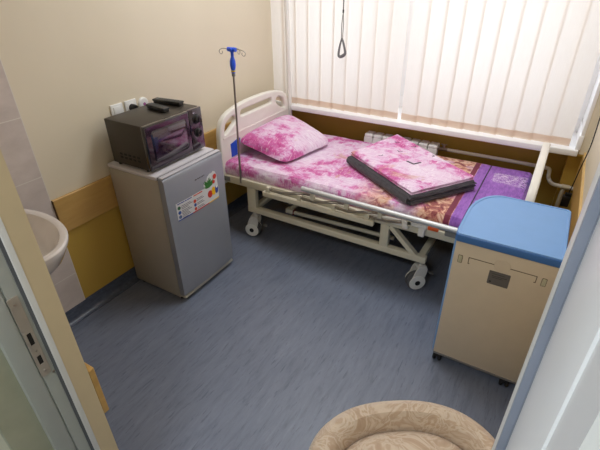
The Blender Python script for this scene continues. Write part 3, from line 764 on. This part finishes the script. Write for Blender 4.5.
# mattress with printed sheet
def soft_box(x0, x1, y0, y1, z0, z1, nx, ny, r, wob=.004, f=7, seed=0, edge_wob=0):
    """rounded slab with a wrinkled top"""
    t = bmesh.new(); top = []
    prof = [(0, 0), (0, .5), (r * .1, 1 - .45), (r * .35, .82), (r, 1)]
    def P(u, v):
        return x0 + (x1 - x0) * u, y0 + (y1 - y0) * v
    grid = {}
    for i in range(nx + 1):
        for j in range(ny + 1):
            x, y = P(i / nx, j / ny)
            d = min(x - x0, x1 - x, y - y0, y1 - y)
            k = min(1, d / r); drop = r * .75 * (1 - math.sqrt(max(0, 1 - (1 - k) ** 2)))
            w = noise.noise(Vector((x * f + seed, y * f, 0))) * wob + noise.noise(Vector((x * f * 3 + seed, y * f * 2.5, 4))) * wob * .4
            grid[i, j] = t.verts.new((x, y, z1 - drop + w))
    for i in range(nx):
        for j in range(ny): t.faces.new((grid[i, j], grid[i + 1, j], grid[i + 1, j + 1], grid[i, j + 1]))
    ring = [(i, 0) for i in range(nx)] + [(nx, j) for j in range(ny)] + [(i, ny) for i in range(nx, 0, -1)] + [(0, j) for j in range(ny, 0, -1)]
    prev = [grid[k] for k in ring]
    cx, cy = (x0 + x1) / 2, (y0 + y1) / 2
    for lvl in range(1, 5):
        q = lvl / 4; cur = []
        for idx, k in enumerate(ring):
            b = grid[k].co
            o = Vector((0, 0, 0))
            if k[1] == 0: o.y -= 1
            if k[1] == ny: o.y += 1
            if k[0] == 0: o.x -= 1
            if k[0] == nx: o.x += 1
            out = (.006 * math.sin(q * PI) + noise.noise(Vector((b.x * 13 + seed, b.y * 13, q * 2))) * edge_wob * math.sin(q * PI * .8)) * (1 if lvl < 4 else 0)
            cur.append(t.verts.new((b.x + o.x * out, b.y + o.y * out, b.z + (z0 - b.z) * q)))
        L = len(ring)
        for a in range(L): t.faces.new((prev[a], cur[a], cur[(a + 1) % L], prev[(a + 1) % L]))
        prev = cur
    t.faces.new(prev)
    bmesh.ops.recalc_face_normals(t, faces=t.faces)
    return t
bm = soft_box(-1.955, -.028, 2.188, 3.06, .494, .585, 110, 50, .028, .005, 6, 3, .006)
tag(obj('mattress', bm, print_mat('splash print sheet', (0, 0, 0), True), origin=(0, 0, .0)), 'mattress under a pink splash print sheet with a violet foot end', 'mattress')

# pillow: four corners interpolated, puffed centre
def pillow():
    P1, P2, P3, P4 = Vector((-1.965, 2.345, .685)), Vector((-1.93, 3.01, .715)), Vector((-1.405, 2.83, .618)), Vector((-1.515, 2.315, .606))
    t = bmesh.new(); n = 30; G = [{}, {}]
    nrm = (P3 - P1).cross(P2 - P1).normalized()
    if nrm.z < 0: nrm = -nrm
    for side in (0, 1):
        for i in range(n + 1):
            for j in range(n + 1):
                u, v = i / n, j / n
                if side and (i in (0, n) or j in (0, n)):
                    G[1][i, j] = G[0][i, j]; continue
                # edges pull inwards between corners
                uu = .5 + (u - .5) * (1 - .035 * math.sin(v * PI) ** 1.0 * abs(2 * u - 1))
                vv = .5 + (v - .5) * (1 - .03 * math.sin(u * PI) * abs(2 * v - 1))
                b = (P1 * (1 - vv) + P2 * vv) * (1 - uu) + (P4 * (1 - vv) + P3 * vv) * uu
                b = b.lerp((P1 + P2 + P3 + P4) / 4, .11 * abs(2 * u - 1) ** 5 * abs(2 * v - 1) ** 5)
                h = (math.sin(u * PI) * math.sin(v * PI)) ** .42
                w = noise.noise(Vector((u * 4, v * 4, 9))) * .012 + noise.noise(Vector((u * 11, v * 9, 2))) * .004
                p = b + nrm * ((.088 if not side else -.034) * h + w * h)
                if side: p.z = max(p.z, .592)
                G[side][i, j] = t.verts.new(p)
    for side in (0, 1):
        for i in range(n):
            for j in range(n):
                f = (G[side][i, j], G[side][i + 1, j], G[side][i + 1, j + 1], G[side][i, j + 1])
                t.faces.new(f if not side else f[::-1])
    bmesh.ops.recalc_face_normals(t, faces=t.faces)
    return t
tag(obj('pillow', pillow(), print_mat('splash print pillowcase', (3.35, .72, 0)), origin=(-1.72, 2.62, .6)), 'pillow in a pink and white splash print case leaning on the headboard', 'pillow')

# folded blanket and folded printed sheet on top, turned on the bed
QA, QB, QC, QD = Vector((-1.155, 2.58, 0)), Vector((-.985, 3.05, 0)), Vector((-.318, 2.595, 0)), Vector((-.592, 2.195, 0))
def quad(x, y, z=0):
    # x runs 0..1 from the head-side corner to the near corner, y runs 0..1 towards the window
    p = (QA * (1 - x) + QD * x) * (1 - y) + (QB * (1 - x) + QC * x) * y
    return Vector((p.x, p.y, z))
def folded(x0, x1, y0, y1, z0, z1, layers, seed):
    bm = new_bm(); h = (z1 - z0) / layers
    for k in range(layers):
        s = .004 * math.sin(seed + k * 2.1)
        t = soft_box(x0 + s, x1 - s, y0 + s, y1 - abs(s), z0 + h * k + .0005, z0 + h * (k + 1) + .001, 40, 30, h * .55, .003, 8, seed + k * 9, .004)
        for v_ in t.verts: v_.co = quad(v_.co.x / .7, v_.co.y / .5, v_.co.z + max(0, v_.co.z - .592) * .2 * max(0, 1 - v_.co.x / .7) * max(0, v_.co.y / .5))
        bmesh.ops.recalc_face_normals(t, faces=t.faces)
        merge(bm, t)
    return bm
bm = folded(.0, .705, -.003, .497, .590, .650, 3, 1.0)
# rolled edge along the near long side and the right side (folded over)
r = []
for (a, b, rad) in (((.0, 0, .616), (.99, 0, .618), .0235), ((1.0, .0, .6075), (1.0, .97, .6075), .0165), ((.995, .0, .638), (.995, .97, .636), .0155)):
    pts = [quad(a[0] + (b[0] - a[0]) * k / 12, a[1] + (b[1] - a[1]) * k / 12, a[2] + .0012 * math.sin(k * 1.7)) for k in range(13)]
    tube(bm, pts, [rad + .0015 * math.sin(k * 2.3) for k in range(13)], 14)
def gblank():
    n = N('charcoal fleece'); v = n.coord()
    n.color(n.ramp(n.noise(v, 40, 5, .7), [(.3, rgb(50, 47, 52)), (.7, rgb(72, 68, 74))])).rough(.95).bump(n.noise(v, 300, 3), .4, .002)
    n.b.inputs['Sheen Weight'].default_value = .3
    return n.m
tag(obj('blanket', bm, gblank(), origin=(-.75, 2.62, .59)), 'folded charcoal blanket lying on the bed under the printed sheet', 'blanket')
bx = lambda px, py: (px, py)
O2 = (-.75, 2.62, .65)
bm = folded(.012, .690, .016, .490, .652, .680, 2, 4.0)
# bird strokes in the object's own coordinates
def loc(x, y): return (x - O2[0], y - O2[1])
birds = []
for (x, y, s_, a_) in ((-.70, 2.57, .052, .5), (-.85, 2.72, .022, .2), (-.78, 2.84, .022, 1.2), (-.92, 2.86, .02, .3), (-.62, 2.76, .02, 2.0), (-.93, 2.60, .018, 1)):
    px, py = loc(x, y)
    for aa in (a_ + .5, a_ + 2.2): birds.append((px, py, px + s_ * math.cos(aa), py + s_ * math.sin(aa), s_ * .17))
tag(obj('folded_sheet', bm, print_mat('splash print folded sheet', (7.25, 1.4, 0), False, birds), origin=O2), 'folded pink splash print sheet on top of the charcoal blanket', 'bed linen')

# ------------------------------------------------------------------ bedside cabinet (its back faces the door)
cab = thing('bedside_cabinet', 'beige bedside cabinet with a blue top standing at the bed foot', 'cabinet', (-.03, 1.92, 0))
M_groove = plain('shadow brown groove', rgb(92, 78, 60), .8)
M_cab = plain('beige moulded cabinet plastic', rgb(210, 195, 172), .5, var=.02, bump=.04)
M_cbl = plain('sky blue cabinet plastic', rgb(118, 160, 212), .42, var=.02)
M_cbd = plain('darker blue cabinet rim', rgb(64, 112, 176), .42, var=.02)
X0, X1, Y0, Y1 = -.243, .182, 1.700, 2.150
bm = new_bm(); box(bm, X0 + .02, X1 - .008, Y0 + .012, Y1 - .01, .055, .752, bev=.008); obj('body', bm, M_cab, cab)
bm = new_bm(); box(bm, X0 + .012, X1 - .004, Y0 + .002, Y0 + .014, .060, .752, bev=.004)
bp = obj('back_panel', bm, M_cab, cab)
bm = new_bm(); box(bm, X0 + .002, X0 + .020, Y0 + .010, Y1 - .02, .062, .752, bev=.008, seg=3); obj('side_panel', bm, M_cbl, cab, label='blue side panel')
bm = new_bm(); box(bm, X0 + .012, X1 - .004, Y0, Y1 - .02, .052, .066, bev=.003); obj('base', bm, plain('grey cabinet base', rgb(120, 118, 118), .5), cab, label='grey base strip')
# top: outline with a big rounded corner at the far left
def top_outline(e=0):
    x0, x1, y0, y1 = X0 + e, X1 + .0 - e, Y0 - .006 + e, Y1 + .012 - e
    o = [(x0 + .015, y0), (x1 - .012, y0), (x1, y0 + .012), (x1, y1 - .012), (x1 - .012, y1)]
    # big soft corner (far left)
    cx, cy, rx, ry = x0 + .13, y1 - .24, .15, .24
    for k in range(13):
        a = math.radians(90 + 90 * k / 12); o.append((x0 + .13 + .13 * math.cos(a), y1 - .22 + .22 * math.sin(a)))
    o += [(x0, y0 + .06), (x0 + .004, y0 + .012)]
    return o
bm = new_bm(); plate(bm, top_outline(), [], .036, .005, Matrix.Translation((0, 0, .770)))
ct = obj('cabinet_top', bm, M_cbd, cab, label='blue top with a rounded corner')
bm = new_bm(); plate(bm, top_outline(.006), [], .006, .002, Matrix.Translation((0, 0, .787)))
obj('top_surface', bm, M_cbl, ct, label='sky blue upper surface')
bm = new_bm(); plate(bm, top_outline(.004), [top_outline(.014)], .006, .0015, Matrix.Translation((0, 0, .7895)))
obj('raised_lip', bm, M_cbl, ct)
MXZ = lambda y: Matrix(((1, 0, 0, 0), (0, 0, 1, y), (0, 1, 0, 0), (0, 0, 0, 1)))
bm = new_bm(); zt = .681
for a, b, c, d in ((-.166, .108, zt, zt + .0028), (-.166, -.163, zt - .030, zt), (.105, .108, zt - .030, zt), (-.166, -.158, zt - .031, zt - .028), (.1, .108, zt - .031, zt - .028)): box(bm, a, b, Y0 + .0008, Y0 + .003, c, d)
obj('handle_groove', bm, M_groove, bp)
bm = new_bm(); lathe(bm, [(.034, 0), (.032, .0025), (.0005, .003)], Matrix.Translation((-.028, Y0 + .003, .684)) @ Matrix.Rotation(PI / 2, 4, 'X'), 28); obj('pull_boss', bm, M_cab, bp)
for x in (-.200, .136):
    bm = new_bm(); plate(bm, rrect(x - .008, x + .008, .645, .682, .003), [rrect(x - .006, x + .006, .648, .679, .002)], .003, .0006, MXZ(Y0 + .0015)); box(bm, x - .005, x + .005, Y0 + .0005, Y0 + .003, .649, .678, bev=.001)
    obj('clip', bm, plain('pale clip plastic', rgb(190, 186, 158), .5), bp)
    bm = new_bm(); plate(bm, rrect(x - .0095, x + .0095, .6435, .6835, .004), [rrect(x - .0078, x + .0078, .6455, .6815, .003)], .002, .0004, MXZ(Y0 + .0012)); obj('clip_slot', bm, M_groove, bp)
bm = new_bm(); plate(bm, rrect(-.072, .014, .580, .650, .003), [], .002, .0005, MXZ(Y0 + .0012))
lb = obj('label_plate', bm, plain('grey label', rgb(112, 108, 104), .45, .3), bp, label='grey rating plate')
bm = new_bm()
for z, w in ((.636, .05), (.625, .06), (.617, .045)): box(bm, -.058, -.058 + w, Y0 - .0006, Y0 + .0004, z, z + .002)
box(bm, -.064, -.056, Y0 - .0006, Y0 + .0004, .590, .598)
obj('print_line', bm, flat((60, 58, 60), 'dark print'), lb)
for x, y in ((X0 + .034, Y0 + .022), (X1 - .062, Y0 + .022), (X0 + .045, Y1 - .06), (X1 - .055, Y1 - .06)):
    bm = new_bm(); cyl(bm, (x, y, .03), (x, y, .054), .012, 12)
    box(bm, x - .019, x + .019, y - .020, y + .020, .028, .05, bev=.005)
    for s in (-1, 1): lathe(bm, [(.0005, -.008), (.021, -.008), (.026, -.003), (.026, .003), (.021, .008), (.0005, .008)], Matrix.Translation((x + s * .013, y, .026)) @ Matrix.Rotation(PI / 2, 4, 'Y'), 22)
    obj('caster', bm, M_rubber, cab)

# ------------------------------------------------------------------ power adapter on the right wall
ad = thing('power_adapter', 'black power adapter plugged in low on the right wall behind the cabinet', 'power adapter', (XR - .012, 2.88, .50))
bm = new_bm(); box(bm, .166, XR - .0125, 2.86, 2.90, .475, .545, bev=.006); box(bm, .175, XR - .0125, 2.87, 2.89, .54, .565, bev=.004); obj('body', bm, M_black, ad)
bm = new_bm(); tube(bm, smooth_path([(.192, 2.88, .555), (.200, 2.87, .64), (.206, 2.86, .74), (.217, 2.86, .86), (.219, 2.89, .95), (.219, 2.93, 1.06), (.219, 2.92, 1.3), (.219, 2.9, 1.7)], 5), .0032, 8); obj('cord', bm, M_black, ad)

# ------------------------------------------------------------------ wash basin
wb = thing('wash_basin', 'white ceramic wash basin on the tiled strip of the left wall', 'wash basin', (-1.85, .65, .66))
M_cer = plain('glazed white ceramic', rgb(222, 216, 212), .14, var=.01, coat=.6)
def basin():
    t = bmesh.new(); seg = 56
    def ring(rx, ry, z, back=0, k=1.0):
        vs = []
        for i in range(seg):
            a = 2 * PI * i / seg; x, y = rx * math.cos(a), ry * math.sin(a)
            X = -1.82 + x
            X = max(X, XL + .012 + back)
            vs.append(t.verts.new((X, .65 + y, z)))
        return vs
    R = [ring(.05, .05, .655), ring(.12, .09, .665), ring(.20, .13, .70), ring(.265, .170, .76), ring(.300, .195, .815), ring(.312, .204, .838), ring(.312, .204, .848), ring(.306, .199, .855), ring(.290, .186, .855), ring(.276, .174, .849, .10), ring(.250, .158, .81, .11), ring(.19, .125, .755, .14), ring(.10, .07, .725), ring(.025, .025, .718)]
    for a, b in zip(R, R[1:]):
        for i in range(seg): t.faces.new((a[i], a[(i + 1) % seg], b[(i + 1) % seg], b[i]))
    t.faces.new(R[0][::-1]); t.faces.new(R[-1])
    bmesh.ops.remove_doubles(t, verts=t.verts, dist=.0001)
    bmesh.ops.recalc_face_normals(t, faces=t.faces); return t
obj('bowl', basin(), M_cer, wb)
bm = new_bm(); lathe(bm, [(.022, 0), (.022, .003), (.012, .004), (.0005, .001)], Matrix.Translation((-1.82, .65, .718))); obj('drain', bm, M_steel, wb)
bm = new_bm()
t = bmesh.new(); rings = []
for z, rx, ry in ((.36, .05, .05), (.42, .085, .07), (.52, .11, .085), (.66, .14, .10), (.70, .17, .12)):
    rings.append([t.verts.new((max(XL + .012, -1.98 + rx * 1.3 * math.cos(2 * PI * k / 32)), .65 + ry * math.sin(2 * PI * k / 32), z)) for k in range(32)])
for a, b in zip(rings, rings[1:]):
    for k in range(32): t.faces.new((a[k], a[(k + 1) % 32], b[(k + 1) % 32], b[k]))
t.faces.new(rings[0][::-1]); t.faces.new(rings[-1]); bmesh.ops.remove_doubles(t, verts=t.verts, dist=.0001); bmesh.ops.recalc_face_normals(t, faces=t.faces)
merge(bm, t); obj('half_pedestal', bm, M_cer, wb)
bm = new_bm(); cyl(bm, (-2.06, .65, .853), (-2.06, .65, .95), .018); tube(bm, smooth_path([(-2.06, .65, .94), (-2.0, .65, .96), (-1.93, .65, .95), (-1.91, .65, .925)], 4), .011); box(bm, -2.075, -2.02, .64, .66, .955, .972, bev=.004)
obj('tap', bm, M_steel, wb)

# ------------------------------------------------------------------ tub armchair (bottom of the picture)
def damask(name, off=0):
    n = N(name); v = n.coord((1, 1, 1), (.4, .2, .3), (off, 0, 0))
    warp = n.add('ShaderNodeTexNoise'); warp.inputs['Scale'].default_value = 6; warp.inputs['Detail'].default_value = 1
    n.link(v, warp.inputs['Vector'])
    vm = n.add('ShaderNodeVectorMath', operation='MULTIPLY_ADD'); n.link(warp.outputs['Color'], vm.inputs[0]); vm.inputs[1].default_value = (.30, .30, .30); n.link(v, vm.inputs[2])
    a = n.noise(vm.outputs[0], 8.5, 2, .5, 2.8); b = n.noise(vm.outputs[0], 26, 3, .6, 1.2)
    f = n.math('ADD', n.math('MULTIPLY', a, .75), n.math('MULTIPLY', b, .25))
    n.color(n.ramp(f, [(.36, rgb(178, 152, 128)), (.45, rgb(188, 164, 140)), (.49, rgb(204, 186, 166)), (.54, rgb(198, 179, 158)), (.57, rgb(182, 157, 134)), (.66, rgb(202, 183, 162))])).rough(.8)
    n.bump(n.noise(v, 220, 2), .25, .002); n.b.inputs['Sheen Weight'].default_value = .2
    return n.m
ch = thing('tub_armchair', 'low tub armchair in beige damask just inside the doorway', 'armchair', (-.10, .70, 0))
CX, CY, RX, RY, CA = -.078, .690, .218, .176, math.radians(34)      # centreline of the padded rim
def sup(a, rx, ry, p=2.35):
    c, s = math.cos(a), math.sin(a)
    u = rx * abs(c) ** (2 / p) * (1 if c >= 0 else -1); v = ry * abs(s) ** (2 / p) * (1 if s >= 0 else -1)
    return CX + u * math.cos(CA) - v * math.sin(CA), CY + u * math.sin(CA) + v * math.cos(CA)
def tubwall():
    t = bmesh.new(); seg = 84
    a0, a1 = math.radians(-62), math.radians(242)       # open towards the door
    prof = [(.062, .10), (.068, .30), (.072, .50), (.074, .56), (.070, .60), (.056, .630), (.034, .643), (.012, .638), (-.004, .620), (-.012, .590), (-.012, .54), (-.010, .40), (-.008, .10)]
    R = []
    for i in range(seg + 1):
        a = a0 + (a1 - a0) * i / seg
        e = min(i, seg - i) / seg; hz = 1 - .12 * max(0, 1 - e / .10) ** 2
        row = []
        for d, z in prof:
            x, y = sup(a, RX + d, RY + d)
            zz = z * (hz if z > .3 else 1)
            row.append(t.verts.new((x, y, zz)))
        R.append(row)
    L = len(prof)
    for a, b in zip(R, R[1:]):
        for k in range(L): t.faces.new((a[k], a[(k + 1) % L], b[(k + 1) % L], b[k]))
    t.faces.new(R[0]); t.faces.new(R[-1][::-1]); bmesh.ops.recalc_face_normals(t, faces=t.faces); return t
dm = damask('beige damask fabric')
obj('back_and_arms', tubwall(), dm, ch)
def cush(zt, zb, g, p=2.35, dome=.03):
    t = bmesh.new(); seg = 64; prof = [(g + .02, zb), (g + .002, zb + .02), (g, zt - .03), (g + .010, zt - .012), (g + .03, zt), (g + .08, zt + dome * .6), (g + .14, zt + dome)]
    R = [[t.verts.new((*sup(2 * PI * i / seg, RX - d, RY - d, p), z)) for i in range(seg)] for d, z in prof]
    for a, b in zip(R, R[1:]):
        for i in range(seg): t.faces.new((a[i], a[(i + 1) % seg], b[(i + 1) % seg], b[i]))
    t.faces.new(R[0][::-1]); c = t.verts.new((CX, CY, zt + dome * 1.1))
    for i in range(seg): t.faces.new((R[-1][i], R[-1][(i + 1) % seg], c))
    bmesh.ops.recalc_face_normals(t, faces=t.faces); return t
obj('seat_cushion', cush(.600, .34, .010), damask('beige damask cushion', 3), ch)
bm = cush(.33, .08, .014, dome=.0); obj('seat_base', bm, dm, ch)
for x, y in ((-.24, .54), (.0, .52), (-.22, .80), (.04, .82)):
    bm = new_bm(); tube(bm, [(x, y, 0), (x, y, .10)], [.016, .022], 14); obj('leg', bm, M_black, ch)

# ------------------------------------------------------------------ added fill lights (unseen, under the ceilings)
def lamp(name, label, x, y, z, sx, sy, power, col):
    t = thing(name, label, 'lamp', (x, y, z))
    bm = new_bm(); box(bm, x - sx / 2 - .02, x + sx / 2 + .02, y - sy / 2 - .02, y + sy / 2 + .02, z - .04, z, bev=.004); obj('fill_housing', bm, M_white, t)
    l = bpy.data.lights.new(name, 'AREA'); l.shape = 'RECTANGLE'; l.size = sx; l.size_y = sy; l.energy = power; l.color = col
    o = bpy.data.objects.new(name + '_light', l); COL.objects.link(o); o.parent = t; o.location = (0, 0, -.045)
    return t
lamp('room_fill', 'added white fill light panel under the room ceiling', -.9, 2.2, 2.749, 1.2, .6, 27, (.93, .97, 1))  # added fill to brighten the whole room, no known fixture
lamp('corridor_fill', 'added white fill light panel under the corridor ceiling behind the camera', -.6, -.7, 2.749, .9, .3, 28, (.93, .97, 1))  # added fill to lift the surfaces that face the door

# ------------------------------------------------------------------ daylight
w = bpy.data.worlds.new('sky'); C.world = w; w.use_nodes = True
bg = w.node_tree.nodes['Background']; bg.inputs[0].default_value = (.88, .95, 1.03, 1); bg.inputs[1].default_value = 2.25
pl = bpy.data.lights.new('window_portal', 'AREA'); pl.shape = 'RECTANGLE'; pl.size = 2.3; pl.size_y = 1.62
pl.cycles.is_portal = True
po = bpy.data.objects.new('window_portal', pl); COL.objects.link(po); po.location = (-.97, 3.53, 1.63); po.rotation_euler = (-PI / 2, 0, 0)

# ------------------------------------------------------------------ camera
f, yaw, pitch, roll = 432.3, -.5445, .5474, -.0131
cam = bpy.data.cameras.new('camera'); co = bpy.data.objects.new('camera', cam); COL.objects.link(co)
cam.sensor_width = 36; cam.lens = f / 600 * 36; cam.clip_start = .02
cy_, sy_, cp_, sp_ = math.cos(yaw), math.sin(yaw), math.cos(pitch), math.sin(pitch)
fwd = Vector((sy_ * cp_, cy_ * cp_, -sp_)); right = Vector((cy_, -sy_, 0)); up = right.cross(fwd)
r_ = right * math.cos(roll) + up * math.sin(roll); u_ = -right * math.sin(roll) + up * math.cos(roll)
m = Matrix((r_, u_, -fwd)).transposed().to_4x4(); m.translation = (0, 0, 1.8)
co.matrix_world = m
C.camera = co

C.view_settings.view_transform = 'Standard'; C.view_settings.look = 'None'
C.view_settings.gamma = 1; C.view_settings.use_curve_mapping = False
C.view_settings.exposure = 0.0
C.cycles.use_denoising = True
C.cycles.max_bounces = 10; C.cycles.diffuse_bounces = 6; C.cycles.transparent_max_bounces = 12
C.cycles.sample_clamp_indirect = 6
